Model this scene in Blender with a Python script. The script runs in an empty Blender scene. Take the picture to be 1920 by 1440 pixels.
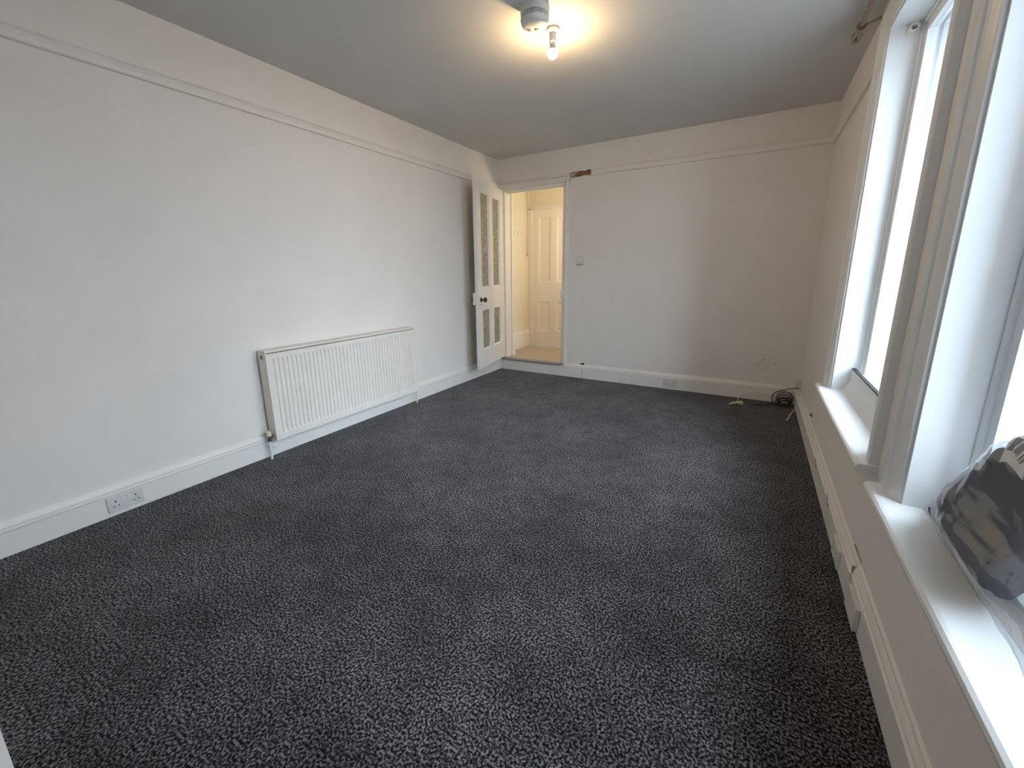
import bpy, bmesh, math, random
from mathutils import Vector, Matrix
random.seed(7)
S = bpy.context.scene
COL = S.collection

# ------------------------------------------------------------------ camera, sky, lights, exposure
W, H = 3.259, 2.55                      # room width, height; left wall x=0, back wall y=0
YF = -4.95                              # front wall of the alcoves
F_PX, YAW, PITCH, ROLL = 770.76, -0.5375, -0.2204, -0.0116
CAM = Vector((2.821, -4.5316, 1.232))
fw = Vector((math.sin(YAW)*math.cos(PITCH), math.cos(YAW)*math.cos(PITCH), math.sin(PITCH)))
r0 = Vector((math.cos(YAW), -math.sin(YAW), 0)); u0 = r0.cross(fw)
rt = r0*math.cos(ROLL)+u0*math.sin(ROLL); up = -r0*math.sin(ROLL)+u0*math.cos(ROLL)
cd = bpy.data.cameras.new('camera'); cam = bpy.data.objects.new('camera', cd); COL.objects.link(cam)
m = Matrix.Identity(4)
for i in range(3):
    m[i][0], m[i][1], m[i][2], m[i][3] = rt[i], up[i], -fw[i], CAM[i]
cam.matrix_world = m
cd.sensor_width = 36; cd.lens = 36*F_PX/1920; cd.clip_start = 0.01
cd.shift_x = 6.96/1920; cd.shift_y = -35.6/1920
S.camera = cam

wd = bpy.data.worlds.new('world'); S.world = wd; wd.use_nodes = True
nt = wd.node_tree; nt.nodes.clear()
o = nt.nodes.new('ShaderNodeOutputWorld'); bg = nt.nodes.new('ShaderNodeBackground')
tc = nt.nodes.new('ShaderNodeTexCoord'); sp = nt.nodes.new('ShaderNodeSeparateXYZ')
rp = nt.nodes.new('ShaderNodeValToRGB')
nt.links.new(tc.outputs['Generated'], sp.inputs[0]); nt.links.new(sp.outputs['Z'], rp.inputs[0])
rp.color_ramp.elements[0].position = 0.0; rp.color_ramp.elements[0].color = (.37, .425, .49, 1)
rp.color_ramp.elements[1].position = 1.0; rp.color_ramp.elements[1].color = (.84, .96, 1.09, 1)
bg.inputs['Strength'].default_value = 21.5
nt.links.new(rp.outputs[0], bg.inputs['Color']); nt.links.new(bg.outputs[0], o.inputs[0])

BULB_EMIT = 540.0
HALL_WATT = 12.0
hl = bpy.data.lights.new('hall_lamp', 'POINT'); hl.energy = HALL_WATT; hl.color = (1.0, .80, .53); hl.shadow_soft_size = .06
ho = bpy.data.objects.new('hall_lamp', hl); ho.location = (1.2, .42, 1.75); COL.objects.link(ho)

vs = S.view_settings
vs.view_transform = 'Standard'; vs.look = 'None'; vs.gamma = 1.0; vs.use_curve_mapping = False
vs.exposure = 0.13
S.cycles.max_bounces = 14; S.cycles.diffuse_bounces = 8; S.cycles.transparent_max_bounces = 16
S.cycles.sample_clamp_indirect = 6.0

# ------------------------------------------------------------------ materials
def new_mat(name):
    mt = bpy.data.materials.new(name); mt.use_nodes = True
    return mt, mt.node_tree, mt.node_tree.nodes['Principled BSDF']
def noise(nt, scale, detail=3, rough=.55):
    t = nt.nodes.new('ShaderNodeTexCoord'); n = nt.nodes.new('ShaderNodeTexNoise')
    n.inputs['Scale'].default_value = scale; n.inputs['Detail'].default_value = detail
    n.inputs['Roughness'].default_value = rough
    nt.links.new(t.outputs['Object'], n.inputs['Vector']); return n
def ramp(nt, src, stops):
    r = nt.nodes.new('ShaderNodeValToRGB'); e = r.color_ramp.elements
    while len(e) < len(stops): e.new(.5)
    for k, (p, c) in enumerate(stops):
        e[k].position = p; e[k].color = (*c, 1)
    nt.links.new(src, r.inputs[0]); return r
def bump(nt, b, src, strength, dist):
    n = nt.nodes.new('ShaderNodeBump'); n.inputs['Strength'].default_value = strength
    n.inputs['Distance'].default_value = dist
    nt.links.new(src, n.inputs['Height']); nt.links.new(n.outputs[0], b.inputs['Normal'])
def paint(name, c, rough=.6, var=.04, bs=.12, bscale=60, dist=.002, vscale=3.0):
    mt, nt, b = new_mat(name)
    n = noise(nt, vscale, 4)
    r = ramp(nt, n.outputs['Fac'], [(.3, tuple(x*(1-var) for x in c)), (.7, tuple(min(1, x*(1+var*.5)) for x in c))])
    nt.links.new(r.outputs[0], b.inputs['Base Color']); b.inputs['Roughness'].default_value = rough
    if bs: bump(nt, b, noise(nt, bscale, 4).outputs['Fac'], bs, dist)
    return mt
def plain(name, c, rough=.5, metal=0.0, bs=0.0, bscale=200):
    mt, nt, b = new_mat(name)
    n = noise(nt, 25, 2)
    r = ramp(nt, n.outputs['Fac'], [(.3, tuple(x*.93 for x in c)), (.7, c)])
    nt.links.new(r.outputs[0], b.inputs['Base Color'])
    b.inputs['Roughness'].default_value = rough; b.inputs['Metallic'].default_value = metal
    if bs: bump(nt, b, noise(nt, bscale, 3).outputs['Fac'], bs, .002)
    return mt

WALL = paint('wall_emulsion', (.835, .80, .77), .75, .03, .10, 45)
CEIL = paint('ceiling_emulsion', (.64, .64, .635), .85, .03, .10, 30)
GLOSS = paint('white_gloss_paint', (.85, .835, .81), .33, .03, .05, 40)
GLOSSW = paint('window_gloss_paint', (.82, .845, .865), .38, .03, .05, 40)
HALLW = paint('hall_cream_emulsion', (.80, .76, .66), .75, .03, .08, 45)
RADM = paint('radiator_enamel', (.83, .795, .745), .38, .05, .0, 40, vscale=9)
PLAST = plain('white_plastic', (.80, .80, .79), .35)
SOCK = plain('socket_plastic', (.72, .72, .715), .35)
CREAM = plain('cream_plastic', (.74, .67, .50), .4)
BLACKP = plain('black_plastic', (.012, .012, .013), .45)
DARK = plain('dark_gap', (.02, .018, .016), .8)
BRONZE = plain('aged_bronze', (.10, .075, .045), .35, .9)
CHROME = plain('tarnished_chrome', (.42, .38, .34), .22, 1.0)
STEEL = plain('dull_steel', (.28, .27, .25), .4, .9)
BRASS = plain('valve_nickel', (.16, .15, .14), .4, .8)
BRICKM = paint('exposed_brick', (.30, .20, .11), .95, .75, .9, 90, .01, vscale=28)
RENDER = paint('outdoor_render', (.46, .46, .45), .9, .06, .3, 60)
CONC = paint('outdoor_paving', (.17, .17, .165), .9, .1, .3, 30)
YARDB = paint('outdoor_dark_brick', (.24, .21, .19), .9, .2, .4, 40)
MASON = paint('outdoor_white_masonry', (.80, .81, .82), .8, .05, .3, 50)

def carpet_mat():
    mt, nt, b = new_mat('charcoal_carpet')
    n1 = noise(nt, 130, 2, .6); n2 = noise(nt, 2.2, 3, .55); n3 = noise(nt, 11, 3, .55)
    sp = ramp(nt, n1.outputs['Fac'], [(.38, (.002, .002, .0025)), (.49, (.025, .0245, .0275)), (.61, (.175, .172, .183))])
    sh = ramp(nt, n2.outputs['Fac'], [(.35, (.62, .62, .62)), (.65, (1.2, 1.2, 1.2))])
    sh2 = ramp(nt, n3.outputs['Fac'], [(.36, (.70, .70, .70)), (.60, (1.12, 1.12, 1.12))])
    m1 = nt.nodes.new('ShaderNodeMixRGB'); m1.blend_type = 'MULTIPLY'; m1.inputs[0].default_value = 1
    m2 = nt.nodes.new('ShaderNodeMixRGB'); m2.blend_type = 'MULTIPLY'; m2.inputs[0].default_value = 1
    nt.links.new(sp.outputs[0], m1.inputs[1]); nt.links.new(sh.outputs[0], m1.inputs[2])
    nt.links.new(m1.outputs[0], m2.inputs[1]); nt.links.new(sh2.outputs[0], m2.inputs[2])
    nt.links.new(m2.outputs[0], b.inputs['Base Color'])
    b.inputs['Roughness'].default_value = .95; b.inputs['Specular IOR Level'].default_value = .15
    b.inputs['Sheen Weight'].default_value = .42; b.inputs['Sheen Roughness'].default_value = .45
    st = ramp(nt, n1.outputs['Fac'], [(.38, (.02, .02, .02)), (.5, (.35, .35, .37)), (.60, (1, 1, 1))]); nt.links.new(st.outputs[0], b.inputs['Sheen Tint'])
    bump(nt, b, n1.outputs['Fac'], .7, .008)
    return mt
CARPET = carpet_mat()

def hall_carpet():
    mt, nt, b = new_mat('hall_beige_carpet')
    n = noise(nt, 140, 3, .6)
    r = ramp(nt, n.outputs['Fac'], [(.3, (.36, .31, .26)), (.7, (.60, .54, .47))])
    nt.links.new(r.outputs[0], b.inputs['Base Color']); b.inputs['Roughness'].default_value = .95
    bump(nt, b, n.outputs['Fac'], .5, .006); return mt
HCARP = hall_carpet()
NOSE = plain('worn_carpet_nosing', (.40, .37, .35), .95, 0, .6, 160)

def back_wall_mat():
    # emulsion with the brown damp scuffs low down near the right corner
    mt, nt, b = new_mat('back_wall_emulsion')
    t = nt.nodes.new('ShaderNodeTexCoord'); 
    base = ramp(nt, noise(nt, 3, 4).outputs['Fac'], [(.3, (.81, .775, .748)), (.7, (.84, .81, .78))])
    def blob(cx, cz, r, sc, lo, hi):
        v = nt.nodes.new('ShaderNodeVectorMath'); v.operation = 'DISTANCE'
        s = nt.nodes.new('ShaderNodeVectorMath'); s.operation = 'MULTIPLY'; s.inputs[1].default_value = (1, 0, 1.4)
        nt.links.new(t.outputs['Object'], s.inputs[0]); nt.links.new(s.outputs[0], v.inputs[0])
        v.inputs[1].default_value = (cx, 0, cz*1.4)
        mr = nt.nodes.new('ShaderNodeMapRange'); mr.inputs[1].default_value = r; mr.inputs[2].default_value = r*.4
        nt.links.new(v.outputs['Value'], mr.inputs[0])
        n = noise(nt, sc, 4, .6); k = nt.nodes.new('ShaderNodeMapRange'); k.inputs[1].default_value = lo; k.inputs[2].default_value = hi
        nt.links.new(n.outputs['Fac'], k.inputs[0])
        mu = nt.nodes.new('ShaderNodeMath'); mu.operation = 'MULTIPLY'
        nt.links.new(mr.outputs[0], mu.inputs[0]); nt.links.new(k.outputs[0], mu.inputs[1]); return mu
    f1 = blob(2.97, .37, .13, 32, .52, .62); f2 = blob(2.55, .42, .22, 26, .60, .72)
    mx = nt.nodes.new('ShaderNodeMath'); mx.operation = 'MAXIMUM'
    nt.links.new(f1.outputs[0], mx.inputs[0]); nt.links.new(f2.outputs[0], mx.inputs[1])
    mm = nt.nodes.new('ShaderNodeMath'); mm.operation = 'MULTIPLY'; mm.inputs[1].default_value = .5
    nt.links.new(mx.outputs[0], mm.inputs[0])
    mix = nt.nodes.new('ShaderNodeMixRGB'); mix.inputs[2].default_value = (.42, .38, .34, 1)
    nt.links.new(mm.outputs[0], mix.inputs[0]); nt.links.new(base.outputs[0], mix.inputs[1])
    nt.links.new(mix.outputs[0], b.inputs['Base Color']); b.inputs['Roughness'].default_value = .75
    bump(nt, b, noise(nt, 45, 4).outputs['Fac'], .10, .002); return mt
BACKW = back_wall_mat()

def glass_mat(name, rough=0.0, tint=(1, 1, 1)):
    mt, nt, b = new_mat(name); nt.nodes.remove(b)
    out = nt.nodes['Material Output']; tr = nt.nodes.new('ShaderNodeBsdfTransparent'); gl = nt.nodes.new('ShaderNodeBsdfGlossy')
    tr.inputs[0].default_value = (*tint, 1); gl.inputs['Roughness'].default_value = rough
    lw = nt.nodes.new('ShaderNodeLayerWeight'); lw.inputs[0].default_value = .5
    pw = nt.nodes.new('ShaderNodeMath'); pw.operation = 'POWER'; pw.inputs[1].default_value = 5.0
    mr = nt.nodes.new('ShaderNodeMapRange'); mr.inputs[3].default_value = .03; mr.inputs[4].default_value = .8
    nt.links.new(lw.outputs['Facing'], pw.inputs[0]); nt.links.new(pw.outputs[0], mr.inputs[0])
    mx = nt.nodes.new('ShaderNodeMixShader'); nt.links.new(mr.outputs[0], mx.inputs[0])
    nt.links.new(tr.outputs[0], mx.inputs[1]); nt.links.new(gl.outputs[0], mx.inputs[2]); nt.links.new(mx.outputs[0], out.inputs[0])
    return mt
GLASS = glass_mat('window_glass', .0, (.96, .98, .98))

def obscure_glass():
    mt, nt, b = new_mat('patterned_obscure_glass')
    n = noise(nt, 62, 2, .55); w = nt.nodes.new('ShaderNodeMapping'); t = n.inputs['Vector'].links[0].from_socket
    nt.links.new(t, w.inputs[0]); w.inputs['Scale'].default_value = (1.6, 1, .35); nt.links.new(w.outputs[0], n.inputs['Vector'])
    r = ramp(nt, n.outputs['Fac'], [(.36, (.13, .15, .10)), (.60, (.58, .58, .42))])
    nt.links.new(r.outputs[0], b.inputs['Base Color'])
    b.inputs['Roughness'].default_value = .18; b.inputs['Transmission Weight'].default_value = .25
    bump(nt, b, n.outputs['Fac'], .8, .006); return mt
OBSC = obscure_glass()

def film_mat():
    mt, nt, b = new_mat('clear_plastic_film'); nt.nodes.remove(b)
    out = nt.nodes['Material Output']; tr = nt.nodes.new('ShaderNodeBsdfTransparent'); gl = nt.nodes.new('ShaderNodeBsdfGlossy')
    df = nt.nodes.new('ShaderNodeBsdfDiffuse'); df.inputs[0].default_value = (.62, .70, .84, 1)
    gl.inputs['Roughness'].default_value = .16
    lw = nt.nodes.new('ShaderNodeLayerWeight'); lw.inputs[0].default_value = .35
    n = noise(nt, 6, 2, .5); bn = nt.nodes.new('ShaderNodeBump'); bn.inputs['Strength'].default_value = .5; bn.inputs['Distance'].default_value = .02
    mp = nt.nodes.new('ShaderNodeMapping'); t = n.inputs['Vector'].links[0].from_socket
    nt.links.new(t, mp.inputs[0]); mp.inputs['Rotation'].default_value = (.5, .3, .2); mp.inputs['Scale'].default_value = (2.2, .55, 2.4)
    nt.links.new(mp.outputs[0], n.inputs['Vector'])
    nt.links.new(n.outputs['Fac'], bn.inputs['Height']); nt.links.new(bn.outputs[0], gl.inputs['Normal']); nt.links.new(bn.outputs[0], lw.inputs['Normal'])
    m1 = nt.nodes.new('ShaderNodeMixShader'); m1.inputs[0].default_value = .12
    nt.links.new(tr.outputs[0], m1.inputs[1]); nt.links.new(df.outputs[0], m1.inputs[2])
    mr = nt.nodes.new('ShaderNodeMapRange'); mr.inputs[3].default_value = .06; mr.inputs[4].default_value = .55
    nt.links.new(lw.outputs['Facing'], mr.inputs[0])
    m2 = nt.nodes.new('ShaderNodeMixShader'); nt.links.new(mr.outputs[0], m2.inputs[0])
    nt.links.new(m1.outputs[0], m2.inputs[1]); nt.links.new(gl.outputs[0], m2.inputs[2]); nt.links.new(m2.outputs[0], out.inputs[0])
    return mt
FILM = film_mat()
CLOTH = paint('dark_grey_cloth', (.055, .057, .068), .9, .25, .25, 120, .003, vscale=6)
LABELP = plain('white_label_paper', (.85, .85, .86), .6)
LABELI = plain('grey_label_print', (.20, .20, .22), .6)

def emit_mat(name, col, s):
    mt, nt, b = new_mat(name)
    b.inputs['Base Color'].default_value = (.9, .88, .8, 1)
    b.inputs['Emission Color'].default_value = (*col, 1); b.inputs['Emission Strength'].default_value = s
    return mt
BULBM = emit_mat('lit_bulb_glass', (1.0, .68, .35), BULB_EMIT)

# ------------------------------------------------------------------ mesh helpers
class MB:
    def __init__(s): s.v = []; s.f = []; s.sm = []
    def add(s, vs, fs, smooth=False):
        n = len(s.v); s.v += [Vector(p) for p in vs]; s.f += [tuple(i+n for i in f) for f in fs]; s.sm += [smooth]*len(fs); return s
    def box(s, x0, x1, y0, y1, z0, z1):
        vs = [(x, y, z) for x in (x0, x1) for y in (y0, y1) for z in (z0, z1)]
        return s.add(vs, [(0, 1, 3, 2), (4, 6, 7, 5), (0, 4, 5, 1), (2, 3, 7, 6), (0, 2, 6, 4), (1, 5, 7, 3)])
    def prism(s, prof, a, b, din, dup):
        """profile (d,h) swept from a to b; d along din, h along dup"""
        a, b, din, dup = Vector(a), Vector(b), Vector(din), Vector(dup); n = len(prof)
        vs = [a+din*d+dup*h for d, h in prof]+[b+din*d+dup*h for d, h in prof]
        fs = [(i, (i+1) % n, n+(i+1) % n, n+i) for i in range(n)]+[tuple(range(n-1, -1, -1)), tuple(range(n, 2*n))]
        return s.add(vs, fs)
    def tube(s, pts, r, seg=10, cap=True):
        pts = [Vector(p) for p in pts]; N = len(pts); rs = r if isinstance(r, (list, tuple)) else [r]*N
        vs = []; fs = []; prev = None
        for i, p in enumerate(pts):
            d = (pts[min(i+1, N-1)]-pts[max(i-1, 0)]).normalized()
            if prev is None:
                q = Vector((0, 0, 1)) if abs(d.z) < .9 else Vector((1, 0, 0)); u = d.cross(q).normalized()
            else: u = (prev-d*prev.dot(d)).normalized()
            prev = u; v = d.cross(u)
            for k in range(seg):
                t = 2*math.pi*k/seg; vs.append(p+(u*math.cos(t)+v*math.sin(t))*rs[i])
        for i in range(N-1):
            for k in range(seg):
                a = i*seg+k; b = i*seg+(k+1) % seg; fs.append((a, b, b+seg, a+seg))
        if cap: fs += [tuple(range(seg-1, -1, -1)), tuple(range((N-1)*seg, N*seg))]
        return s.add(vs, fs, True)
    def lathe(s, prof, c, axis=(0, 0, 1), seg=32, smooth=True):
        """prof: (r, t) along axis from c"""
        c = Vector(c); ax = Vector(axis).normalized(); q = Vector((0, 0, 1)) if abs(ax.z) < .9 else Vector((1, 0, 0))
        u = ax.cross(q).normalized(); v = ax.cross(u); vs = []; fs = []; N = len(prof)
        for r, t in prof:
            for k in range(seg):
                a = 2*math.pi*k/seg; vs.append(c+ax*t+(u*math.cos(a)+v*math.sin(a))*max(r, 1e-5))
        for i in range(N-1):
            for k in range(seg):
                a = i*seg+k; b = i*seg+(k+1) % seg; fs.append((a, b, b+seg, a+seg))
        return s.add(vs, fs, smooth)
    def build(s, name, mat, parent=None, local=False, bevel=0, seg=2, origin=None):
        off = Vector((0, 0, 0))
        if parent is not None:
            if not local:
                off = Vector(parent.location)
                if parent.parent is not None: off = off+Vector(parent.parent.location)
        elif origin is not None: off = Vector(origin)
        me = bpy.data.meshes.new(name)
        me.from_pydata([tuple(p-off) for p in s.v], [], s.f); me.update()
        bm = bmesh.new(); bm.from_mesh(me); bmesh.ops.recalc_face_normals(bm, faces=bm.faces); bm.to_mesh(me); bm.free()
        for p, k in zip(me.polygons, s.sm): p.use_smooth = k
        me.materials.append(mat)
        ob = bpy.data.objects.new(name, me); COL.objects.link(ob)
        if parent is not None: ob.parent = parent
        else: ob.location = off
        if any(s.sm) and not all(s.sm) or any(s.sm):
            try:
                with bpy.context.temp_override(object=ob): me.set_sharp_from_angle(angle=math.radians(38))
            except Exception: pass
        if bevel:
            md = ob.modifiers.new('bevel', 'BEVEL'); md.width = bevel; md.segments = seg; md.limit_method = 'ANGLE'; md.angle_limit = math.radians(40)
        return ob
def empty(name, loc, rz=0.0):
    e = bpy.data.objects.new(name, None); e.location = loc; e.rotation_euler = (0, 0, rz); e.empty_display_size = .05; COL.objects.link(e); return e
def tag(o, label, cat, group=None):
    o['label'] = label; o['category'] = cat
    if group: o['group'] = group
    return o
def struct(o, label, cat):
    o['kind'] = 'structure'; o['label'] = label; o['category'] = cat; return o
def smooth_path(pts, n=8):
    """Catmull-Rom through pts"""
    P = [Vector(p) for p in pts]; P = [P[0]*2-P[1]]+P+[P[-1]*2-P[-2]]; out = []
    for i in range(1, len(P)-2):
        a, b, c, d = P[i-1:i+3]
        for k in range(n):
            t = k/n
            out.append(.5*((2*b)+(c-a)*t+(2*a-5*b+4*c-d)*t*t+(3*b-a-3*c+d)*t**3))
    out.append(P[-2]); return out

# ------------------------------------------------------------------ room shell
struct(MB().box(-.02, W+.02, YF-.02, .02, -.10, 0).build('floor', CARPET), 'charcoal speckled cut pile carpet covering the whole room', 'floor')
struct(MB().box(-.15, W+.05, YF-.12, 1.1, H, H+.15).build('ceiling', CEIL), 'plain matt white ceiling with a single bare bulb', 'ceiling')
struct(MB().box(-.15, 0, YF-.12, .0, -.1, H).build('wall_left', WALL), 'long white plastered wall behind the radiator', 'wall')
DX0, DX1, DZ0, DZ1 = .075, .885, .155, 2.205       # doorway
bw = MB().box(-.15, DX0, 0, .12, -.1, H).box(DX1, W+.4, 0, .12, -.1, H).box(DX0, DX1, 0, .12, DZ1, H).box(DX0, DX1, 0, .12, -.1, DZ0-.03)
struct(bw.build('wall_back', BACKW), 'white end wall holding the doorway, scuffed low on the right', 'wall')
# right wall with two window openings
ZS = .55
WIN = [(-2.60, -1.57), (-4.02, -2.985)]            # opening y ranges
ZT = 2.385
XO = W+.42
rw = MB()
rw.box(W, XO, YF-.12, WIN[1][0], -.1, H).box(W, XO, WIN[1][1], WIN[0][0], -.1, H).box(W, XO, WIN[0][1], .12, -.1, H)
for a, b in WIN: rw.box(W, XO, a, b, -.1, ZS-.035).box(W, XO, a, b, ZT, H)
struct(rw.build('wall_right', WALL), 'white wall on the right with two deep sash window openings', 'wall')
# chimney breast and front wall behind the camera
fwl = MB().box(-.15, XO, YF-.12, YF, -.1, H).box(.55, 1.75, YF, -4.505, -.0, H)
struct(fwl.build('wall_front', WALL), 'front wall with a projecting chimney breast whose corner shows bottom left', 'wall')

# skirting boards
SK = [(0, 0), (.020, 0), (.020, .112), (.0235, .117), (.0235, .121), (.017, .124), (.0165, .128), (.0195, .134), (.0195, .139), (.014, .149), (.010, .155), (.008, .163), (0, .166)]
struct(MB().prism(SK, (0, YF, 0), (0, 0, 0), (1, 0, 0), (0, 0, 1)).build('baseboard_left', GLOSS), 'tall moulded white skirting along the left wall', 'skirting')
bb = MB().prism(SK, (DX1+.02, 0, 0), (W, 0, 0), (0, -1, 0), (0, 0, 1)).box(.0, DX1+.02, -.02, 0, 0, .128)
bbo = struct(bb.build('baseboard_back', GLOSS), 'moulded white skirting along the end wall, plain under the doorway', 'skirting')
SKR = [(d*1.25 if d else 0, h) for d, h in SK]
rb = MB().prism(SKR, (W, -2.74, 0), (W, 0, 0), (-1, 0, 0), (0, 0, 1)).prism(SK, (W, YF, 0), (W, -2.735, 0), (-1, 0, 0), (0, 0, 1))
rbo = struct(rb.build('baseboard_right', GLOSS), 'chipped white skirting under the windows, in two lengths', 'skirting')
struct(MB().prism(SK, (W, YF, 0), (1.75, YF, 0), (0, 1, 0), (0, 0, 1)).prism(SK, (1.75, YF, 0), (1.75, -4.505, 0), (1, 0, 0), (0, 0, 1)).build('baseboard_front', GLOSS), 'white skirting round the chimney breast behind the camera', 'skirting')
# cracks in the right skirting
def crack(y, z, k):
    b = MB(); pts = [(y+.035, z+.016), (y+.022, z+.004), (y-.004, z+.006), (y-.012, z-.012), (y-.034, z-.016)]
    for (ya, za), (yb, zb) in zip(pts, pts[1:]):
        b.prism([(0, -.0025*k), (0, .0035*k), (.0015, 0)], (W-.0285, ya, za), (W-.0285, yb, zb), (-1, 0, 0), (0, 0, 1))
    c = b.build('paint_crack', DARK, rbo); c['label'] = 'dark crack in the skirting bead'
crack(-1.68, .117, 1.0); crack(-2.16, .117, 1.0)
MB().box(W-.0245, W-.015, -2.742, -2.739, .129, .154).build('paint_crack', plain('joint_shadow', (.34, .30, .27), .8), rbo)['label'] = 'dark open joint between the two skirting lengths'
MB().add([(W-.001, -2.60, .165), (W-.001, -2.745, .165), (W-.001, -2.735, .183), (W-.001, -2.70, .180), (W-.001, -2.66, .186), (W-.001, -2.62, .178)], [(0, 1, 2, 3, 4, 5)]).build('plaster_chip', paint('bare_plaster', (.50, .44, .37), .9, .35, .6, 90, .004, vscale=40), rbo)['label'] = 'bare plaster chip above the skirting joint'
MB().box(1.145, 1.153, -.0212, -.0195, .0, .118).build('skirting_joint', plain('joint_grey', (.55, .54, .52), .6), bbo)

# picture rails
PR = [(0, 0), (.020, 0), (.0225, .004), (.020, .009), (.011, .012), (.012, .026), (.020, .044), (.030, .053), (.030, .061), (.022, .064), (0, .068)]
struct(MB().prism(PR, (0, YF, 2.216), (0, 0, 2.222), (1, 0, 0), (0, 0, 1)).build('trim_1', WALL), 'white picture rail along the left wall', 'picture rail')
struct(MB().prism(PR, (1.185, 0, 2.240), (W, 0, 2.240), (0, -1, 0), (0, 0, 1)).build('trim_2', WALL), 'white picture rail along the end wall, broken off beside the door', 'picture rail')
struct(MB().prism(PR, (W, 0, 2.240), (W, -1.44, 2.240), (-1, 0, 0), (0, 0, 1)).build('trim_3', WALL), 'short white picture rail from the corner to the far window', 'picture rail')
# broken patch where the rail is missing
pt = empty('wall_patch', (1.058, 0, 2.24)); 
pm = MB(); N = 15
prv = None
for i in range(N+1):
    x = .938+(1.184-.938)*i/N; lo = 2.245+random.uniform(-.006, .006); hi = 2.300+random.uniform(-.008, .008)
    d = random.uniform(.0015, .009)
    cur = [(x, -d, lo), (x, -d*.6-.001, (lo+hi)/2+random.uniform(-.006, .006)), (x, -random.uniform(.0015, .008), hi)]
    if prv: pm.add(prv+cur, [(0, 1, 4, 3), (1, 2, 5, 4)])
    prv = cur
pm.build('bare_masonry', BRICKM, pt)
b = MB()
for i in range(6): 
    x = .945+i*.010+random.uniform(-.004, .004); b.lathe([(0, .012), (.012, .008), (.014, 0)], (x, -.001, 2.258+random.uniform(-.006, .022)), (0, -1, 0), 7)
b.build('mortar_lump', plain('pale_mortar', (.55, .50, .42), .95, 0, .6), pt)
b = MB()
for x, z in ((1.11, 2.313), (1.117, 2.320), (1.165, 2.242), (1.172, 2.237)): b.lathe([(0, .008), (.007, .005), (.009, 0)], (x, -.001, z), (0, -1, 0), 7)
b.build('plaster_crumb', WALL, pt)
struct(pt, 'rough brown patch of bare masonry where picture rail is missing', 'wall patch')

# ------------------------------------------------------------------ doorway, frame, hall
fr = empty('trim_4', (.48, 0, DZ0))
CAS = [(0, 0), (.016, 0), (.016, .012), (.022, .018), (.022, .030), (.014, .036), (.012, .052), (0, .052)]
MB().prism(CAS, (DX1, 0, DZ0-.0), (DX1, 0, 2.262), (0, -1, 0), (1, 0, 0)).build('side_casing', GLOSS, fr)
MB().prism(CAS, (DX0, 0, DZ0), (DX0, 0, DZ1), (0, -1, 0), (-1, 0, 0)).build('side_casing', GLOSS, fr)
MB().prism(CAS, (0.0, 0, DZ1), (DX1+.052, 0, DZ1), (0, -1, 0), (0, 0, 1)).build('head_casing', GLOSS, fr)
MB().prism([(0, 0), (.026, .004), (.026, .014), (.014, .026), (0, .030)], (0, 0, 2.268), (DX1+.055, 0, 2.262), (0, -1, 0), (0, 0, 1)).build('head_moulding', GLOSS, fr)
MB().box(DX0, DX0+.022, .0, .135, DZ0, DZ1).build('jamb', GLOSS, fr)
MB().box(DX1-.022, DX1, .0, .135, DZ0, DZ1).build('jamb', GLOSS, fr)
MB().box(DX0+.022, DX1-.022, .0, .135, DZ1-.022, DZ1).build('head_jamb', GLOSS, fr)
MB().box(DX1-.034, DX1-.022, .045, .06, DZ0, DZ1-.022).build('door_stop', GLOSS, fr)
MB().box(DX0+.022, DX1-.022, .045, .06, DZ1-.036, DZ1-.022).build('door_stop', GLOSS, fr)
MB().box(DX0-.015, DX0+.036, .135, .165, DZ0, DZ1+.05).build('hall_architrave', GLOSS, fr)
MB().box(DX0-.02, DX0+.044, .125, .18, DZ0, DZ0+.175).box(DX0-.02, DX0+.050, .122, .183, DZ0+.175, DZ0+.19).box(DX0-.02, DX0+.052, .122, .183, DZ0, DZ0+.10).build('plinth_block', GLOSS, fr, bevel=.004)
struct(fr, 'white moulded door frame round the raised doorway', 'door frame')
kp = MB().box(DX1-.030, DX1+.020, -.036, -.012, .925, 1.03).build('lock_keeper', GLOSS, fr, bevel=.004)

hall_fl = struct(MB().box(-.10, 1.6, -.0, 1.05, DZ0-.03, DZ0).build('floor_hall', HCARP), 'beige hall carpet seen through the doorway, one step up', 'floor')
ns = MB(); prof = []
for k in range(7):
    a = -math.pi/2+math.pi*k/6; prof.append((.026+.016*math.cos(a), .018+.018*math.sin(a)))
prof = [(0, 0)]+prof+[(0, .036)]
ns.prism(prof, (DX0, 0, .127), (DX1-.012, 0, .124), (0, -1, 0), (0, 0, 1))
tag(ns.build('carpet_nosing', NOSE, origin=(.48, 0, .127)), 'worn grey carpet edge wrapped over the doorway step', 'carpet edge')
HX, HY = -.08, .95
struct(MB().box(HX-.1, HX, .12, HY+.15, .0, H).build('wall_hall_left', HALLW), 'cream hall wall with the hook rail', 'wall')
HD0, HD1, HDT = -.025, .72, 2.10
struct(MB().box(HX, HD0, HY, HY+.1, 0, H).box(HD1, 1.6, HY, HY+.1, 0, H).box(HD0, HD1, HY, HY+.1, HDT, H).build('wall_hall_back', HALLW), 'cream hall wall above and beside the panelled door', 'wall')
struct(MB().box(1.5, 1.6, .12, HY+.15, 0, H).build('wall_hall_right', HALLW), 'cream hall wall out of sight to the right', 'wall')
HSK = [(0, 0), (.022, 0), (.022, .185), (.028, .19), (.028, .20), (.018, .21), (.016, .225), (.010, .245), (0, .25)]
struct(MB().prism(HSK, (HX, .17, DZ0), (HX, HY, DZ0), (1, 0, 0), (0, 0, 1)).build('baseboard_hall', GLOSS), 'tall cream skirting along the hall wall', 'skirting')
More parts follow.
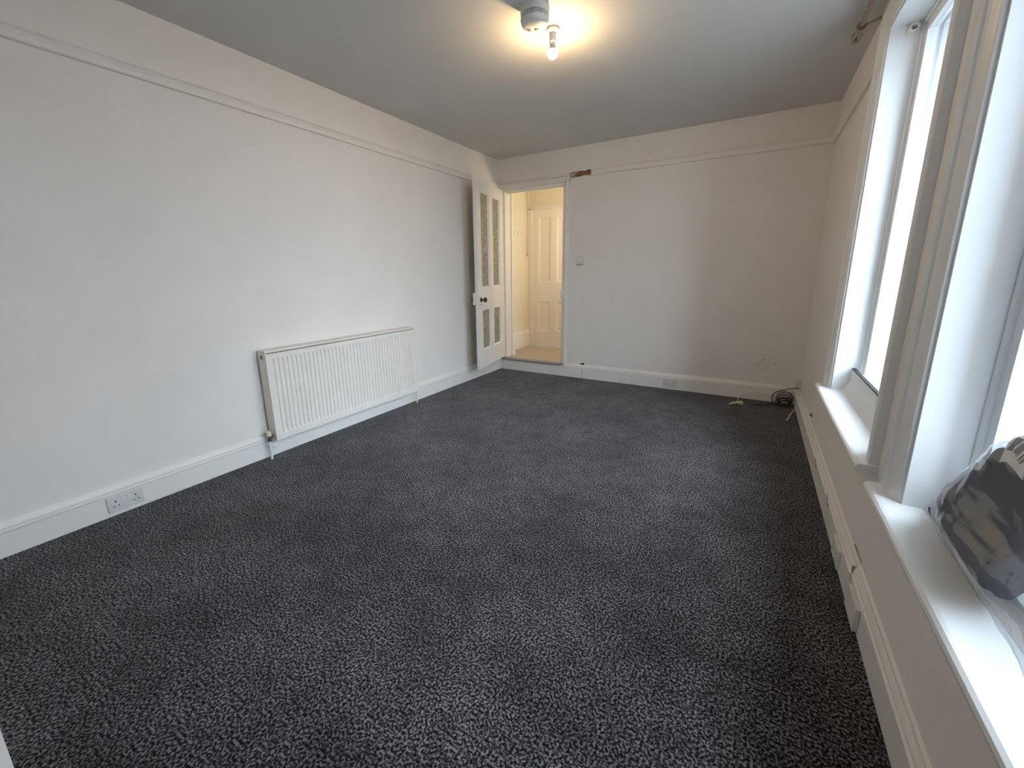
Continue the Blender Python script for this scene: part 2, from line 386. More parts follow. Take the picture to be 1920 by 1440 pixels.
struct(MB().prism([(0, 0), (.014, 0), (.014, .05), (0, .05)], (HD0-.052, HY, DZ0), (HD0-.052, HY, HDT+.01), (0, -1, 0), (1, 0, 0)).prism([(0, 0), (.014, 0), (.014, .03), (0, .03)], (HD0-.05, HY, HDT), (1.0, HY, HDT), (0, -1, 0), (0, 0, 1)).build('trim_5', GLOSS), 'cream frame moulding round the hall door', 'door frame')

def panel_door(root, w, z0, z1, t, panels, mat, glass=None):
    """local: x 0..w, face y=0 (front) to y=-t; panels (x0,x1,z0,z1)"""
    xs = sorted({0, w}|{p[0] for p in panels}|{p[1] for p in panels}); zs = sorted({z0, z1}|{p[2] for p in panels}|{p[3] for p in panels})
    b = MB(); 
    for xa, xb in zip(xs, xs[1:]):
        for za, zb in zip(zs, zs[1:]):
            cx, cz = (xa+xb)/2, (za+zb)/2
            if any(p[0] < cx < p[1] and p[2] < cz < p[3] for p in panels): continue
            b.box(xa, xb, -t, 0, za, zb)
    return b
# hall panelled door (closed)
hd = empty('door_2', (HD0, HY+.012, DZ0+.006))
pw = HD1-HD0
pans = [(.10, .30, .66-.0, .66), ]
pans = [(.10, .29, .93, 1.83), (.385, .605, .93, 1.83), (.10, .29, .22, .66), (.385, .605, .22, .66)]
dfr = panel_door(hd, pw, 0, HDT-DZ0-.01, .04, pans, GLOSS)
# mirrored: face towards -y, so flip y
for p in dfr.v: p.y = -p.y
bo = dfr.build('door_frame', GLOSS, hd, local=True)
for x0, x1, z0, z1 in pans:
    q = MB()
    q.box(x0, x1, .014, .026, z0, z1)
    q.build('door_panel', GLOSS, hd, local=True)
    q = MB()
    mp = [(0, 0), (.018, 0), (.012, .008), (.004, .013), (0, .013)]
    for a, b2, din in (((x0, .014, z0), (x0, .014, z1), (1, 0, 0)), ((x1, .014, z0), (x1, .014, z1), (-1, 0, 0)), ((x0, .014, z0), (x1, .014, z0), (0, 0, 1)), ((x0, .014, z1), (x1, .014, z1), (0, 0, -1))):
        q.prism(mp, a, b2, din, (0, -1, 0))
    q.build('panel_moulding', GLOSS, hd, local=True)
struct(hd, 'cream four panel door closed at the end of the hall', 'door')

# open glazed door
ang = math.atan2(-.981, .1925)
dr = empty('door_1', (.078, -.016, DZ0+.012), ang)
z0d = DZ0+.012; dw = .80; dh = 2.200-z0d
gl = [(.115, .345, .375-z0d, .828-z0d), (.455, .690, .375-z0d, .828-z0d), (.115, .345, 1.080-z0d, 2.080-z0d), (.455, .690, 1.080-z0d, 2.080-z0d)]
panel_door(dr, dw, 0, dh, .040, gl, GLOSS).build('door_frame', GLOSS, dr, local=True, bevel=.0015, seg=1)
for x0, x1, z0, z1 in gl:
    pn = MB().box(x0+.0005, x1-.0005, -.023, -.018, z0+.0005, z1-.0005).build('pane', OBSC, dr, local=True)
    q = MB(); mp = [(0, 0), (.012, 0), (.004, .012), (0, .014)]
    for s, yy in ((1, -.018), (-1, -.023)):
        for a, b2, din in (((x0, yy, z0), (x0, yy, z1), (1, 0, 0)), ((x1, yy, z0), (x1, yy, z1), (-1, 0, 0)), ((x0, yy, z0), (x1, yy, z0), (0, 0, 1)), ((x0, yy, z1), (x1, yy, z1), (0, 0, -1))):
            q.prism(mp, a, b2, din, (0, s, 0))
    q.build('glazing_bead', GLOSS, dr, local=True)
for s, yy in ((1, 0.0), (-1, -.040)):
    k = MB().lathe([(.0, 0), (.026, 0), (.027, .004), (.020, .007), (.009, .010), (.009, .030), (.016, .034), (.027, .044), (.029, .054), (.024, .064), (.012, .069), (0, .070)], (.735, yy, .945-z0d), (0, s, 0), 20).build('door_knob', BRONZE, dr, local=True)
    k['label'] = 'aged bronze door knob'
MB().box(.64, .808, -.066, -.040, .945-z0d-.055, .945-z0d+.075).build('rim_lock', GLOSS, dr, local=True, bevel=.004)
MB().box(.80, .812, -.030, -.012, .945-z0d-.018, .945-z0d+.040).build('latch_plate', GLOSS, dr, local=True, bevel=.002)
MB().lathe([(0, .003), (.007, .0025), (.007, 0)], (.735, 0, .890-z0d), (0, 1, 0), 12).build('keyhole_cover', BRONZE, dr, local=True)
for hz in (.25, 1.0, 1.8):
    MB().tube([(-.004, .004, hz-.045), (-.004, .004, hz+.045)], .006, 8).build('hinge', GLOSS, dr, local=True)
struct(dr, 'white door with four patterned glass panels standing open', 'door')

# hall hook rail and pull cord
hk = empty('coat_hook_rail', (HX, .53, 1.74))
MB().box(HX, HX+.018, .37, .69, 1.728, 1.800).build('rail_board', GLOSS, hk, bevel=.003)
for y in (.43, .53, .63):
    MB().tube(smooth_path([(HX+.018, y, 1.785), (HX+.05, y, 1.775), (HX+.06, y, 1.745), (HX+.045, y, 1.735)], 4), .006, 8).build('hook', GLOSS, hk)
tag(hk, 'small cream coat hook rail on the hall wall', 'hook rail')
pc = empty('light_pull_cord', (-.105+.02, .88, H))
cx, cy = -.055, .86
MB().lathe([(0, 0), (.04, 0), (.04, -.02), (.03, -.03), (0, -.03)], (cx, cy, H), (0, 0, 1), 20).build('ceiling_switch', PLAST, pc)
MB().tube([(cx, cy, H-.03), (cx, cy, 1.50)], .0035, 6).build('cord', plain('grubby_cord', (.42, .36, .26), .8), pc)
MB().lathe([(0, .035), (.006, .033), (.011, .006), (.010, 0), (0, 0)], (cx, cy, 1.47), (0, 0, 1), 12).build('cord_weight', plain('grey_knob', (.35, .31, .25), .5), pc)
pc.location = (cx, cy, H)
for c in pc.children: 
    for v in c.data.vertices: v.co += Vector((-.085, .88, H))-Vector((cx, cy, H))
tag(pc, 'thin pull cord hanging in the hall corner', 'cord')

# ------------------------------------------------------------------ windows
ARC = [(0, 0), (.012, 0), (.014, .008), (.010, .012), (.014, .022), (.020, .040), (.022, .058), (.018, .064), (.026, .068), (.030, .074), (.030, .108), (.026, .112), (0, .112)]
XS = 3.385                                        # room face of the sashes
def make_window(name, ya, yb, label, hb=.126):
    rt_ = empty(name, (W, (ya+yb)/2, ZS)); cw = .112
    # architrave (moulding rises towards the outer edge)
    MB().prism(ARC, (W, yb, ZS), (W, yb, ZT+.10), (-1, 0, 0), (0, 1, 0)).build('side_architrave', GLOSSW, rt_)
    MB().prism(ARC, (W, ya, ZS), (W, ya, ZT+.10), (-1, 0, 0), (0, -1, 0)).build('side_architrave', GLOSSW, rt_)
    MB().prism(ARC, (W, ya-cw, ZT), (W, yb+cw, ZT), (-1, 0, 0), (0, 0, 1)).build('head_architrave', GLOSSW, rt_)
    # sill board with rounded nose and horns
    sp_ = [(0, -.034)]
    for k in range(7):
        a = -math.pi/2+math.pi*k/6; sp_.append((.050+.017*math.cos(a), -.017+.017*math.sin(a)))
    sp_.append((0, 0))
    sb = MB().prism(sp_, (W, ya-cw-.01, ZS), (W, yb+cw+.01, ZS), (-1, 0, 0), (0, 0, 1)).box(W, 3.303, ya, yb, ZS-.034, ZS)
    sb.build('sill_board', GLOSSW, rt_)
    # reveal linings
    MB().box(W-.002, XS+.01, yb-.012, yb, ZS, ZT).build('reveal_lining', GLOSSW, rt_)
    MB().box(W-.002, XS+.01, ya, ya+.012, ZS, ZT).build('reveal_lining', GLOSSW, rt_)
    MB().box(W-.002, XS+.01, ya+.012, yb-.012, ZT-.012, ZT).build('soffit_lining', GLOSSW, rt_)
    y0, y1 = ya+.012, yb-.012
    # board between sill and sash: hollow slope, then an upright face
    MB().prism([(3.303, ZS-.03), (3.303, ZS+.002), (3.318, ZS+.020), (3.328, ZS+.042), (3.336, ZS+min(.060, hb-.002)), (3.338, ZS+hb), (3.350, ZS+hb), (3.350, ZS-.03)], (0, y0, 0), (0, y1, 0), (1, 0, 0), (0, 0, 1)).build('draught_board', GLOSSW, rt_)
    if hb > .1: e = MB().box(3.3375, 3.354, y0, y1, ZS+.126, ZS+.133).build('gap_shade_strip', DARK, rt_)  # dark strip stands in for the shade in the gap behind the board
    if hb > .1: e['label'] = 'dark strip for the shaded gap along the top of the board'
    MB().box(3.350, XS, y0, y1, ZS-.03, ZS+hb-.016).build('inner_ledge', GLOSSW, rt_)
    # stop beads (staff bead) in front of the sash
    bp = [(0, 0), (.010, 0), (.013, .004), (.013, .010), (.009, .014), (0, .014)]
    MB().prism(bp, (XS, y1, ZS+.06), (XS, y1, ZT-.012), (-1, 0, 0), (0, -1, 0)).build('staff_bead', GLOSSW, rt_)
    MB().prism(bp, (XS, y0, ZS+.06), (XS, y0, ZT-.012), (-1, 0, 0), (0, 1, 0)).build('staff_bead', GLOSSW, rt_)
    MB().prism(bp, (XS, y0, ZT-.012), (XS, y1, ZT-.012), (-1, 0, 0), (0, 0, -1)).build('staff_bead', GLOSSW, rt_)
    zb, zt = ZS+.050, ZT-.014
    def sash(nm, x, z0, z1, brail, trail):
        st = .056; t = .036
        s = empty(nm, (0, 0, 0)); s.parent = rt_
        def part(n, m_, bx):
            q = MB().box(*bx)
            ob = q.build(n, m_, None); ob.parent = s
            for v in ob.data.vertices: v.co -= Vector(rt_.location)
            return ob
        part('stile', GLOSSW, (x, x+t, y0, y0+st, z0, z1)); part('stile', GLOSSW, (x, x+t, y1-st, y1, z0, z1))
        part('bottom_rail', GLOSSW, (x, x+t, y0+st, y1-st, z0, z0+brail)); part('top_rail', GLOSSW, (x, x+t, y0+st, y1-st, z1-trail, z1))
        part('pane', GLASS, (x+.019, x+.022, y0+st, y1-st, z0+brail, z1-trail))
        return s
    sash('sash', XS, zb, zt, .065, .056)
    # sash box and outdoor sill
    MB().box(XS+.01, XS+.060, ya, ya+.012, ZS, ZT).build('sash_box', GLOSSW, rt_); MB().box(XS+.01, XS+.060, yb-.012, yb, ZS, ZT).build('sash_box', GLOSSW, rt_)
    MB().box(XS+.01, XS+.060, ya+.012, yb-.012, ZT-.012, ZT).build('sash_box', GLOSSW, rt_)
    MB().prism([(XS+.002, ZS-.035), (XO+.06, ZS-.035), (XO+.06, ZS+.020), (XS+.002, ZS+.075)], (0, ya-.0, 0), (0, yb+.0, 0), (1, 0, 0), (0, 0, 1)).build('outer_sill', MASON, rt_)
    # masonry outer reveal, a little narrower than the box
    for n_, bx in (('outer_reveal', (XS+.060, XO+.005, yb-.035, yb, ZS, ZT)), ('outer_reveal', (XS+.060, XO+.005, ya, ya+.035, ZS, ZT)), ('outer_lintel', (XS+.060, XO+.005, ya+.035, yb-.035, ZT-.05, ZT))):
        MB().box(*bx).build(n_, MASON, rt_)
    struct(rt_, label, 'window'); return rt_
make_window('window_1', *WIN[0], 'far white window with a deep bright reveal and empty sill')
make_window('window_2', *WIN[1], 'near white window with the wrapped clothes on its sill', .052)

# blind bracket in the top corner of the far window
bk = empty('blind_bracket', (3.335, -1.60, 2.345))
MB().box(3.318, 3.362, -1.588, -1.583, 2.325, 2.372).build('bracket_plate', PLAST, bk, bevel=.002)
MB().box(3.318, 3.362, -1.614, -1.583, 2.367, 2.372).build('bracket_arm', PLAST, bk, bevel=.0015)
MB().lathe([(.012, 0), (.018, 0), (.018, .024), (.012, .024), (.012, 0)], (3.340, -1.589, 2.347), (0, -1, 0), 20).build('pin_socket', PLAST, bk)
MB().lathe([(0, .006), (.004, .006), (.004, 0)], (3.340, -1.5885, 2.347), (0, -1, 0), 10).build('screw', STEEL, bk)
tag(bk, 'small white blind bracket in the top corner of far window', 'bracket')

# curtain pole
px, pz = 3.158, 2.478
cp = empty('curtain_pole', (px, -2.7, pz))
MB().tube([(px, -1.385, pz), (px, -4.15, pz)], .0135, 20).build('rod', CHROME, cp)
FIN = [(0, 0), (.0165, 0), (.0165, .030), (.010, .034), (.009, .046), (.016, .050), (.018, .056), (.012, .062), (.012, .068), (.020, .076), (.026, .090), (.0275, .105), (.026, .120), (.019, .133), (.009, .140), (0, .141)]
MB().lathe(FIN, (px, -1.400, pz), (0, 1, 0), 28).build('finial', CHROME, cp)
MB().lathe(FIN, (px, -4.14, pz), (0, -1, 0), 28).build('finial', CHROME, cp)
for y in (-1.425, -4.10):
    b = MB().lathe([(.0145, -.011), (.022, -.011), (.024, 0), (.022, .011), (.0145, .011), (.0145, -.011)], (px, y, pz), (0, 1, 0), 24)
    b.tube([(px+.022, y, pz), (W-.006, y, pz+.028)], .0055, 10)
    b.lathe([(0, 0), (.026, 0), (.026, .004), (.02, .007), (0, .007)], (W, y, pz+.028), (-1, 0, 0), 24)
    b.build('bracket', CHROME, cp)
tag(cp, 'tarnished metal curtain pole with ball finial above the windows', 'curtain pole')

# ------------------------------------------------------------------ outdoors, unseen; walls added to shape the daylight
struct(MB().box(XO, XO+30, -30, 30, -.75, -.6).build('floor_outdoor', CONC), 'grey paving outside the windows', 'paving')
struct(MB().box(XO+9.0, XO+9.4, -14, 12, -.6, 1.9).build('wall_outdoor', RENDER), 'unseen pale rendered wall added across the yard to shape daylight', 'wall')  # added wall, sets how much low sky reaches the windows

struct(MB().box(XO, XO+8.5, .4, 1.6, -.6, 6.5).build('wall_light_block_far', YARDB), 'unseen dark brick block added outside to cut daylight from the far side', 'wall')  # added block, keeps daylight off the near part of the left wall

struct(MB().box(XO, XO+1.25, -9.0, -4.6, -.6, 5.6).build('wall_light_block_near', YARDB), 'unseen dark brick block added outside to dim the near window reveal', 'wall')  # added block, dims the reveals, most of all the near window's

# ------------------------------------------------------------------ radiator
RX0, RX1, RY0, RY1, RZ0, RZ1 = .032, .115, -3.085, -1.700, .132, .752
rd = empty('radiator', (.08, (RY0+RY1)/2, RZ0))
n = 41; pitch = (RY1-RY0-.07)/n
rows = []     # fluted pressed panel: y profile, with flat margins top and bottom
def flute(y):
    k = (y-(RY0+.035))/pitch
    if k < 0 or k > n: return 0
    f = k-math.floor(k)
    return .0075 if .18 < f < .58 else 0.0
ys = [RY0+.006, RY0+.035]
for i in range(n):
    b0 = RY0+.035+i*pitch
    ys += [b0+pitch*q for q in (.08, .22, .52, .66)]
ys += [RY1-.035, RY1-.006]
dep = [0, 0]+[0, 1, 1, 0]*n+[0, 0]
zl = [(RZ0+.006, 0), (RZ0+.042, 0), (RZ0+.058, 1), (RZ1-.068, 1), (RZ1-.052, 0), (RZ1-.020, 0)]
vs_ = []; fs_ = []
for z, q in zl:
    for y, d in zip(ys, dep): vs_.append((RX1-.0085*d*q, y, z))
L = len(ys)
for a in range(len(zl)-1):
    for i in range(L-1): fs_.append((a*L+i, a*L+i+1, (a+1)*L+i+1, (a+1)*L+i))
pn = MB().add(vs_, fs_).build('front_panel', RADM, rd)
MB().box(RX0, RX0+.012, RY0+.01, RY1-.01, RZ0+.006, RZ1-.012).build('back_panel', RADM, rd)
q = MB()
q.box(RX0, RX1+.003, RY0, RY0+.006, RZ0, RZ1-.014); q.build('side_cover', RADM, rd, bevel=.002)
MB().box(RX0, RX1+.003, RY1-.006, RY1, RZ0, RZ1-.014).build('side_cover', RADM, rd, bevel=.002)
MB().box(RX0, RX1+.003, RY0, RY1, RZ1-.015, RZ1).build('top_grille', RADM, rd, bevel=.003)
MB().box(RX1-.012, RX1+.0005, RY0+.006, RY1-.006, RZ0, RZ0+.007).build('bottom_edge', RADM, rd)
MB().box(RX1-.010, RX1+.002, RY0+.006, RY1-.006, RZ1-.024, RZ1-.019).build('grille_gap', plain('grille_shadow_gap', (.62, .55, .50), .8), rd)
e = MB().lathe([(.009, .0), (.014, 0), (.014, .004), (.009, .004), (.006, .001), (0, .001)], (.073, RY0, RZ1-.045), (0, -1, 0), 18).build('bleed_valve', STEEL, rd); e['label'] = 'dark metal air vent plug'
for y in (RY0+.12, RY1-.12):
    MB().box(.002, RX0, y-.02, y+.02, RZ0+.10, RZ1-.10).build('wall_bracket', RADM, rd)
# valve end (near)
vx, vy = .072, RY0-.026
q = MB().tube([(vx, vy, .0), (vx, vy, .150)], .0075, 12); q.build('pipe', GLOSS, rd)
e = MB().lathe([(.009, 0), (.012, .002), (.012, .012), (.010, .014), (.010, .030), (.013, .032), (.013, .040), (0, .040)], (vx, vy, .128), (0, 0, 1), 16).tube([(vx, vy, .158), (vx, RY0+.004, .160)], .010, 12).build('valve_body', BRASS, rd); e['label'] = 'dark metal valve body'
e = MB().lathe([(0, .035), (.012, .034), (.0165, .030), (.0175, .004), (.016, 0), (0, 0)], (vx, vy, .168), (0, 0, 1), 20).build('valve_cap', CREAM, rd); e['label'] = 'cream valve cap'
MB().tube([(vx, vy, .082), (vx+.005, vy+.045, .084)], .006, 10).tube([(vx+.003, vy+.032, .083), (vx+.012, vy+.034, .064)], .0045, 8).build('drain_cock', GLOSS, rd)
vy2 = RY1+.026
MB().tube([(vx, vy2, 0), (vx, vy2, .150)], .0075, 12).build('pipe', GLOSS, rd)
MB().lathe([(.009, 0), (.012, .004), (.012, .05), (.009, .056), (0, .056)], (vx, vy2, .130), (0, 0, 1), 16).tube([(vx, vy2, .158), (vx, RY1-.004, .158)], .009, 12).build('lockshield_valve', GLOSS, rd)
tag(rd, 'long white ribbed panel radiator low on the left wall', 'radiator')

# ------------------------------------------------------------------ sockets, thermostat
def socket(name, c, right, out, label, w=.147, h=.086, d=.010, mat=SOCK, box=0.0):
    c, right, out = Vector(c), Vector(right), Vector(out); upv = Vector((0, 0, 1))
    rt_ = empty(name, c)
    def obox(b, r0, r1, u0_, u1, o0, o1):
        vs = [c+right*r+upv*u+out*o for r in (r0, r1) for u in (u0_, u1) for o in (o0, o1)]
        b.add(vs, [(0, 1, 3, 2), (4, 6, 7, 5), (0, 4, 5, 1), (2, 3, 7, 6), (0, 2, 6, 4), (1, 5, 7, 3)]); return b
    if box: obox(MB(), -w/2+.001, w/2-.001, -h/2+.001, h/2-.001, 0, box).build('back_box', mat, rt_, bevel=.003)
    obox(MB(), -w/2, w/2, -h/2, h/2, box, box+d).build('face_plate', mat, rt_, bevel=.003)
    f = box+d
    for s in (-1, 1):
        obox(MB(), s*.0125-.0065, s*.0125+.0065, .006, .030, f-.001, f+.004).build('switch', PLAST, rt_, bevel=.0015)
        q = MB(); k = s*.042
        obox(q, k-.0025, k+.0025, .008, .018, f-.001, f+.0006); obox(q, k-.014, k-.007, -.016, -.011, f-.001, f+.0006); obox(q, k+.007, k+.014, -.016, -.011, f-.001, f+.0006)
        e = q.build('pin_holes', DARK, rt_)
    tag(rt_, label, 'socket', 'double wall sockets'); return rt_
socket('double_socket', (.0205, -3.868, .067), (0, 1, 0), (1, 0, 0), 'double wall socket set in the left skirting in front of radiator', w=.150)
socket('double_socket', (2.138, -.0205, .066), (1, 0, 0), (0, -1, 0), 'double wall socket set in the end wall skirting')
socket('double_socket', (W-.0245, -2.50, .056), (0, -1, 0), (-1, 0, 0), 'double wall socket on the right skirting below the windows', mat=PLAST)
bp_ = empty('blanking_plate', (W-.020, -2.84, .054))
MB().box(W-.030, W-.020, -2.915, -2.768, .010, .098).build('back_box', PLAST, bp_, bevel=.003)
MB().box(W-.034, W-.030, -2.916, -2.767, .009, .099).build('cover', PLAST, bp_, bevel=.002)
tag(bp_, 'plain white blanking plate on the right skirting, nearer than the socket', 'socket box')
th = empty('thermostat', (1.085, 0, 1.36))
MB().box(1.042, 1.130, -.026, 0, 1.317, 1.408).build('case', SOCK, th, bevel=.006, seg=3)
MB().lathe([(0, .008), (.024, .007), (.027, 0)], (1.082, -.026, 1.368), (0, -1, 0), 24).build('dial', PLAST, th)
MB().box(1.050, 1.122, -.022, -.002, 1.312, 1.318).build('vent', plain('vent_grey', (.30, .28, .27), .7), th)
tag(th, 'small white square thermostat on the end wall beside door', 'thermostat')

# ------------------------------------------------------------------ ceiling fittings
sx, sy = 1.705, -2.352
sm = empty('smoke_alarm', (sx, sy, H))
MB().lathe([(0, 0), (.072, 0), (.0735, .004), (.0735, .034), (.070, .036), (0, .036)], (sx, sy, H), (0, 0, -1), 48).build('base', PLAST, sm)
e = MB().lathe([(.068, .036), (.068, .056)], (sx, sy, H), (0, 0, -1), 48).build('vent_slot', plain('vent_shadow', (.10, .10, .10), .8), sm); e['label'] = 'dark vent slot round the alarm'
q = MB()
for z in (.0405, .0475, ): q.lathe([(.0665, z), (.0735, z+.0005), (.0735, z+.0030), (.0665, z+.0035)], (sx, sy, H), (0, 0, -1), 48)
for k in range(12):
    a = k*math.pi/6; q.tube([(sx+.071*math.cos(a), sy+.071*math.sin(a), H-.035), (sx+.071*math.cos(a), sy+.071*math.sin(a), H-.057)], .002, 6)
q.build('vent_ring', PLAST, sm)
MB().lathe([(.0665, .054), (.0735, .055), (.0735, .060), (.070, .072), (.064, .080), (.054, .0835), (0, .0845)], (sx, sy, H), (0, 0, -1), 48).build('cover', PLAST, sm)
MB().lathe([(0, .0035), (.009, .003), (.010, 0)], (sx-.005, sy+.030, H-.0838), (0, 0, -1), 20).build('test_button', plain('button_grey', (.55, .53, .5), .4), sm)
q = MB()
for k in range(3): q.box(sx-.048, sx-.030, sy+.004+k*.007, sy+.008+k*.007, H-.0853, H-.083)
q.build('sounder_slots', plain('slot_grey', (.35, .33, .3), .7), sm)
MB().lathe([(0, .003), (.003, .002), (.003, 0)], (sx-.015, sy+.045, H-.0838), (0, 0, -1), 8).build('led', plain('led_grey', (.3, .25, .22), .3), sm)
tag(sm, 'round white smoke alarm on ceiling beside the bulb', 'smoke alarm')
lx, ly = 1.706, -2.137
lp = empty('ceiling_light', (lx, ly, H))
MB().lathe([(0, 0), (.036, 0), (.037, .004), (.035, .012), (.028, .018), (.022, .022), (0, .022)], (lx, ly, H), (0, 0, -1), 36).build('ceiling_rose', PLAST, lp)
MB().lathe([(.019, .018), (.0185, .060), (.0195, .061), (.0195, .066), (.017, .068), (.016, .080), (0, .080)], (lx, ly, H), (0, 0, -1), 28).build('lamp_holder', PLAST, lp)
e = MB().lathe([(.0135, .070), (.0138, .084), (.0170, .092), (.0225, .099), (.0272, .107), (.0265, .108), (0, .108)], (lx, ly, H), (0, 0, -1), 20).build('bulb_cap_shield', plain('bulb_cap_white', (.8, .78, .72), .4), lp)  # flare added to shield the ceiling from the bulb's light
pr_ = [(.0125, .086), (.0150, .092)]
for k in range(13):
    a = math.radians(150-150*k/12); pr_.append((.0305*math.sin(a), .119-.0305*math.cos(a)))
pr_ = [(r, 2*.0+t) for r, t in pr_]
pr2 = [(.0, .1075), (.0268, .1075)]
for k in range(1, 14):
    a = math.radians(67+113*k/13); pr2.append((.0300*math.sin(a), .119-.0300*math.cos(a)))
e = MB().lathe(pr2, (lx, ly, H), (0, 0, -1), 32).build('bulb', BULBM, lp); e['label'] = 'lit warm white bulb'
tag(lp, 'bare lit bulb in a white batten holder on ceiling', 'light')

# ------------------------------------------------------------------ little things on wall and floor
q = MB().tube(smooth_path([(1.517, -.004, H-.002), (1.516, -.012, 2.515), (1.519, -.012, 2.48), (1.533, -.010, 2.452), (1.550, -.008, 2.443)], 6), [.005]*25, 8)
tag(q.build('cable_end', WALL, origin=(1.517, 0, H)), 'painted over stub of cable curling from ceiling on the end wall', 'cable')
cpz = empty('cable_connector', (1.150, -.012, .166))
MB().tube([(1.118, -.014, .171), (1.135, -.014, .174)], [.003, .006], 8).build('tip', BLACKP, cpz)
MB().tube([(1.135, -.014, .174), (1.165, -.013, .176), (1.168, -.013, .176)], [.009, .011, .006], 10).build('cap', BLACKP, cpz)
tag(cpz, 'small black cable connector lying on the skirting near door', 'connector')

# white plug on the carpet
wp = empty('cable_plug', (2.76, -.26, 0))
a, bq = Vector((2.712, -.318, .011)), Vector((2.790, -.245, .016))
MB().tube([a, a.lerp(bq, .15), a.lerp(bq, .6), bq], [.005, .010, .014, .013], 10).build('plug_body', CREAM, wp)
MB().lathe([(0, 0), (.017, 0), (.019, .004), (.019, .016), (.016, .02), (0, .02)], (2.803, -.262, .020), (.5, -.65, .35), 16).build('plug_face', CREAM, wp)
MB().tube([(2.806, -.285, .022), (2.811, -.297, .022)], .003, 6).tube([(2.816, -.275, .026), (2.821, -.287, .026)], .003, 6).build('plug_pin', STEEL, wp)
MB().tube(smooth_path([(2.790, -.245, .016), (2.775, -.18, .018), (2.79, -.10, .03), (2.86, -.045, .062), (2.94, -.034, .075), (3.02, -.036, .062), (3.10, -.040, .05)], 6), .0032, 7).build('cord', CREAM, wp)
tag(wp, 'cream plug on a thin cord lying on the carpet by end wall', 'plug')

# black coil of cable in the corner
cc = empty('cable_coil', (3.15, -.09, 0))
q = MB()
for k in range(9):
    cx = 3.150+random.uniform(-.012, .012); cy = -.085+random.uniform(-.02, .012); ra = .058+random.uniform(-.012, .006)
    tilt = random.uniform(.15, 1.35); az = random.uniform(-1.3, 1.3); ph = random.uniform(0, 6.3)
    pts = []
    for i in range(33):
        t = ph+2*math.pi*i/32
        p = Vector((ra*math.cos(t), ra*math.sin(t), 0)); p.rotate(Matrix.Rotation(tilt, 3, 'X')); p.rotate(Matrix.Rotation(az, 3, 'Z'))
        pts.append(p+Vector((cx, cy, .0)))
    mz = min(p.z for p in pts); sh_ = .004-mz+k*.001
    for p in pts: p.z += sh_
    q.tube(pts, .0035, 6, cap=False)
q.build('coil', BLACKP, cc)
MB().tube(smooth_path([(3.20, -.12, .006), (3.14, -.11, .02), (3.075, -.105, .02), (3.052, -.10, .05), (3.066, -.085, .10), (3.11, -.065, .128), (3.17, -.055, .150), (3.205, -.12, .178), (3.236, -.19, .205)], 6), .004, 8).build('lead', BLACKP, cc)
MB().tube(smooth_path([(3.06, -.13, .006), (3.02, -.17, .006), (2.96, -.20, .006), (2.90, -.205, .006)], 5), .0035, 7).build('tail', BLACKP, cc)
MB().tube([(3.09, -.12, .011), (3.13, -.15, .012)], .011, 10).build('plug', BLACKP, cc)
tag(cc, 'tangled coil of black cable on carpet in the far corner', 'cable')
ac = empty('aerial_cable', (3.2, -.48, 0))
MB().tube(smooth_path([(W-.026, -.385, .058), (3.205, -.42, .060), (3.178, -.49, .040), (3.160, -.55, .014)], 6), .0032, 8).build('cable', CREAM, ac)
MB().tube([(3.163, -.54, .018), (3.152, -.575, .009)], [.0055, .007], 10).build('connector', CREAM, ac)
tag(ac, 'short cream cable poking out of right skirting near corner', 'cable')
jb = empty('junction_box', (3.24, -.10, .17))
MB().box(3.222, W, -.135, -.075, .172, .245).build('box', CREAM, jb, bevel=.004)
MB().tube(smooth_path([(3.232, -.135, .19), (3.228, -.19, .178), (3.226, -.26, .172), (3.234, -.33, .172)], 5), .0032, 7).build('wire', CREAM, jb)
tag(jb, 'small cream junction box above the skirting in the far corner', 'junction box')
sc = MB().lathe([(0, .016), (.008, .016), (.010, .012), (.010, .004), (.018, .003), (.018, 0), (0, 0)], (W, -1.03, .215), (-1, 0, 0), 16)
tag(sc.build('pipe_stub', STEEL, origin=(W, -1.03, .215)), 'small dull metal stub on the wall just above right skirting', 'pipe stub')

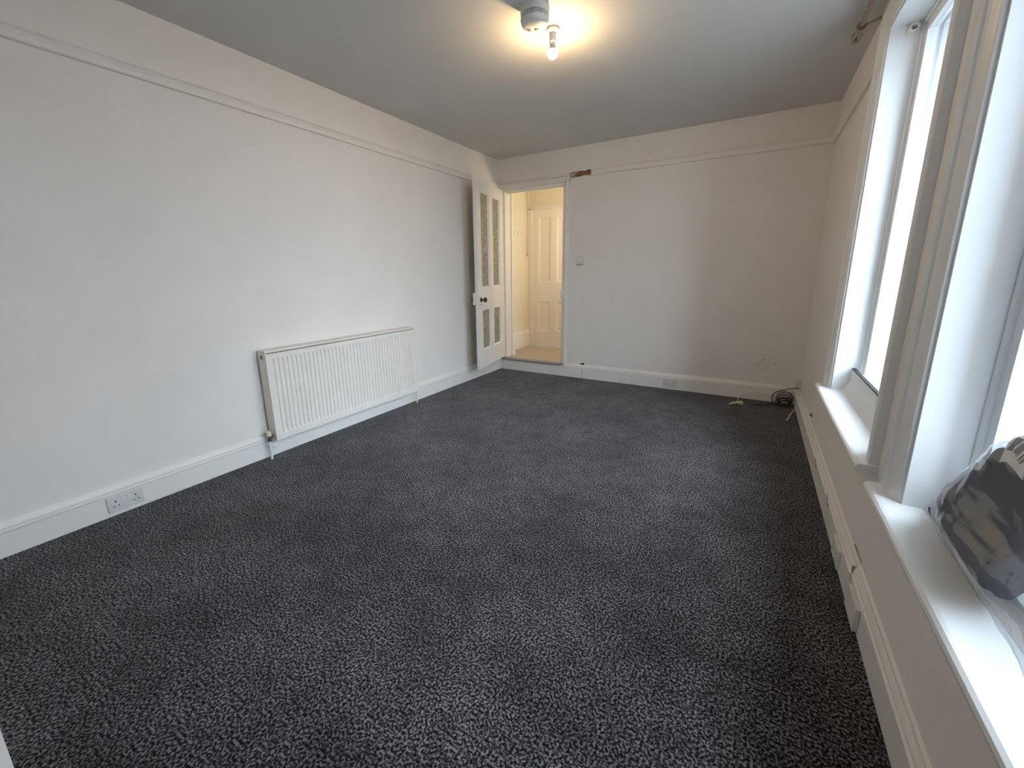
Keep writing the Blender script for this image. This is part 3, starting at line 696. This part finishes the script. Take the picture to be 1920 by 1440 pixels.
# ------------------------------------------------------------------ wrapped clothes on the near sill
bg_ = empty('clothes_bag', (3.285, -3.36, ZS))
def lerp_tab(t, tab):
    for (a, va), (b2, vb) in zip(tab, tab[1:]):
        if t <= b2:
            k = (t-a)/(b2-a); k = k*k*(3-2*k); return va+(vb-va)*k
    return tab[-1][1]
from mathutils import noise as mn
def bag_point(t, a, off, wr, seed, bot, L=.50, top=None):
    """t 0..1 along the sill from the far end, a the angle round the bundle"""
    d_ = L*t; y = -3.012-d_
    topz = lerp_tab(d_, top or T_IN); botz = lerp_tab(d_, bot)
    xf = lerp_tab(d_, [(0, 3.322), (.066, 3.302), (.20, 3.286), (.33, 3.278), (.8, 3.272)]); xb = 3.336
    s = 1-((t-.94)/.06)**2*.75 if t > .94 else (.55+.45*math.sqrt(t/.05) if t < .05 else 1)
    ca, sa = math.cos(a), math.sin(a)
    ex = math.copysign(abs(ca)**.62, ca); ez = math.copysign(abs(sa)**.62, sa)
    x = (xf+xb)/2+(xb-xf)/2*ex*s; z = ZS+(topz+botz)/2+(topz-botz)/2*ez*s
    x += -.030*math.exp(-((z-ZS-.11)/.06)**2)*max(0, -ex)*lerp_tab(d_, [(0, 0), (.08, .2), (.26, 1), (.48, 1), (.56, .2), (.8, .1)])
    nn = Vector((ex, 0, ez)).normalized()
    q = Vector((x*5+seed, y*4+z*3, z*11-y*5))
    d = mn.noise(q)*wr+(.5-abs(mn.noise(Vector((x*6, y*9+z*8+seed, z*24-y*14)))))*wr*.7
    p = Vector((x, y, z))+nn*(d+off)
    p.z = max(p.z, ZS+.0015); p.x = min(p.x, 3.3365 if p.z > ZS+.062 else 3.300+max(0, (p.z-ZS)*.55))
    return p
def bundle(off, wr, seed, bot, L=.50, top=None, nst=64, nsg=56):
    vs = [bag_point(i/nst, 2*math.pi*k/nsg, off, wr, seed, bot, L, top) for i in range(nst+1) for k in range(nsg)]; fs = []
    for i in range(nst):
        for k in range(nsg):
            a = i*nsg+k; b2 = i*nsg+(k+1) % nsg; fs.append((a, b2, b2+nsg, a+nsg))
    fs += [tuple(range(nsg-1, -1, -1)), tuple(range(nst*nsg, (nst+1)*nsg))]
    return MB().add(vs, fs, True)
T_IN = [(0, .03), (.066, .07), (.13, .145), (.21, .235), (.30, .32), (.40, .37), (.46, .36), (.50, .29)]
T_OUT = T_IN[:-1]+[(.50, .31), (.56, .14), (.62, .09), (.75, .05)]
B_IN = [(0, 0), (.34, 0), (.42, .03), (.47, .08), (.50, .16)]
B_OUT = [(0, 0), (.8, 0)]
bundle(-.011, .007, 3.1, B_IN).build('folded_clothes', CLOTH, bg_)
bundle(.003, .012, 8.7, B_OUT, .72, T_OUT).build('plastic_wrap', FILM, bg_)
def patch(t0, t1, a0, a1, off, n=6):
    vs = [bag_point(t0+(t1-t0)*i/n, a0+(a1-a0)*k/n, off, .012, 8.7, B_OUT, .66, T_OUT) for i in range(n+1) for k in range(n+1)]
    return MB().add(vs, [(i*(n+1)+k, i*(n+1)+k+1, (i+1)*(n+1)+k+1, (i+1)*(n+1)+k) for i in range(n) for k in range(n)])
lb = patch(.555, .70, 1.75, 2.6, .0045).build('paper_label', LABELP, bg_); lb['label'] = 'white paper label'
for t0, t1, a0, a1 in ((.575, .60, 2.0, 2.4), (.607, .63, 2.1, 2.4), (.64, .648, 1.9, 2.45), (.656, .664, 1.9, 2.45)):
    patch(t0, t1, a0, a1, .0052, 3).build('label_print', LABELI, bg_)
tag(bg_, 'dark clothes wrapped in clear plastic on near window sill', 'clothes bag')
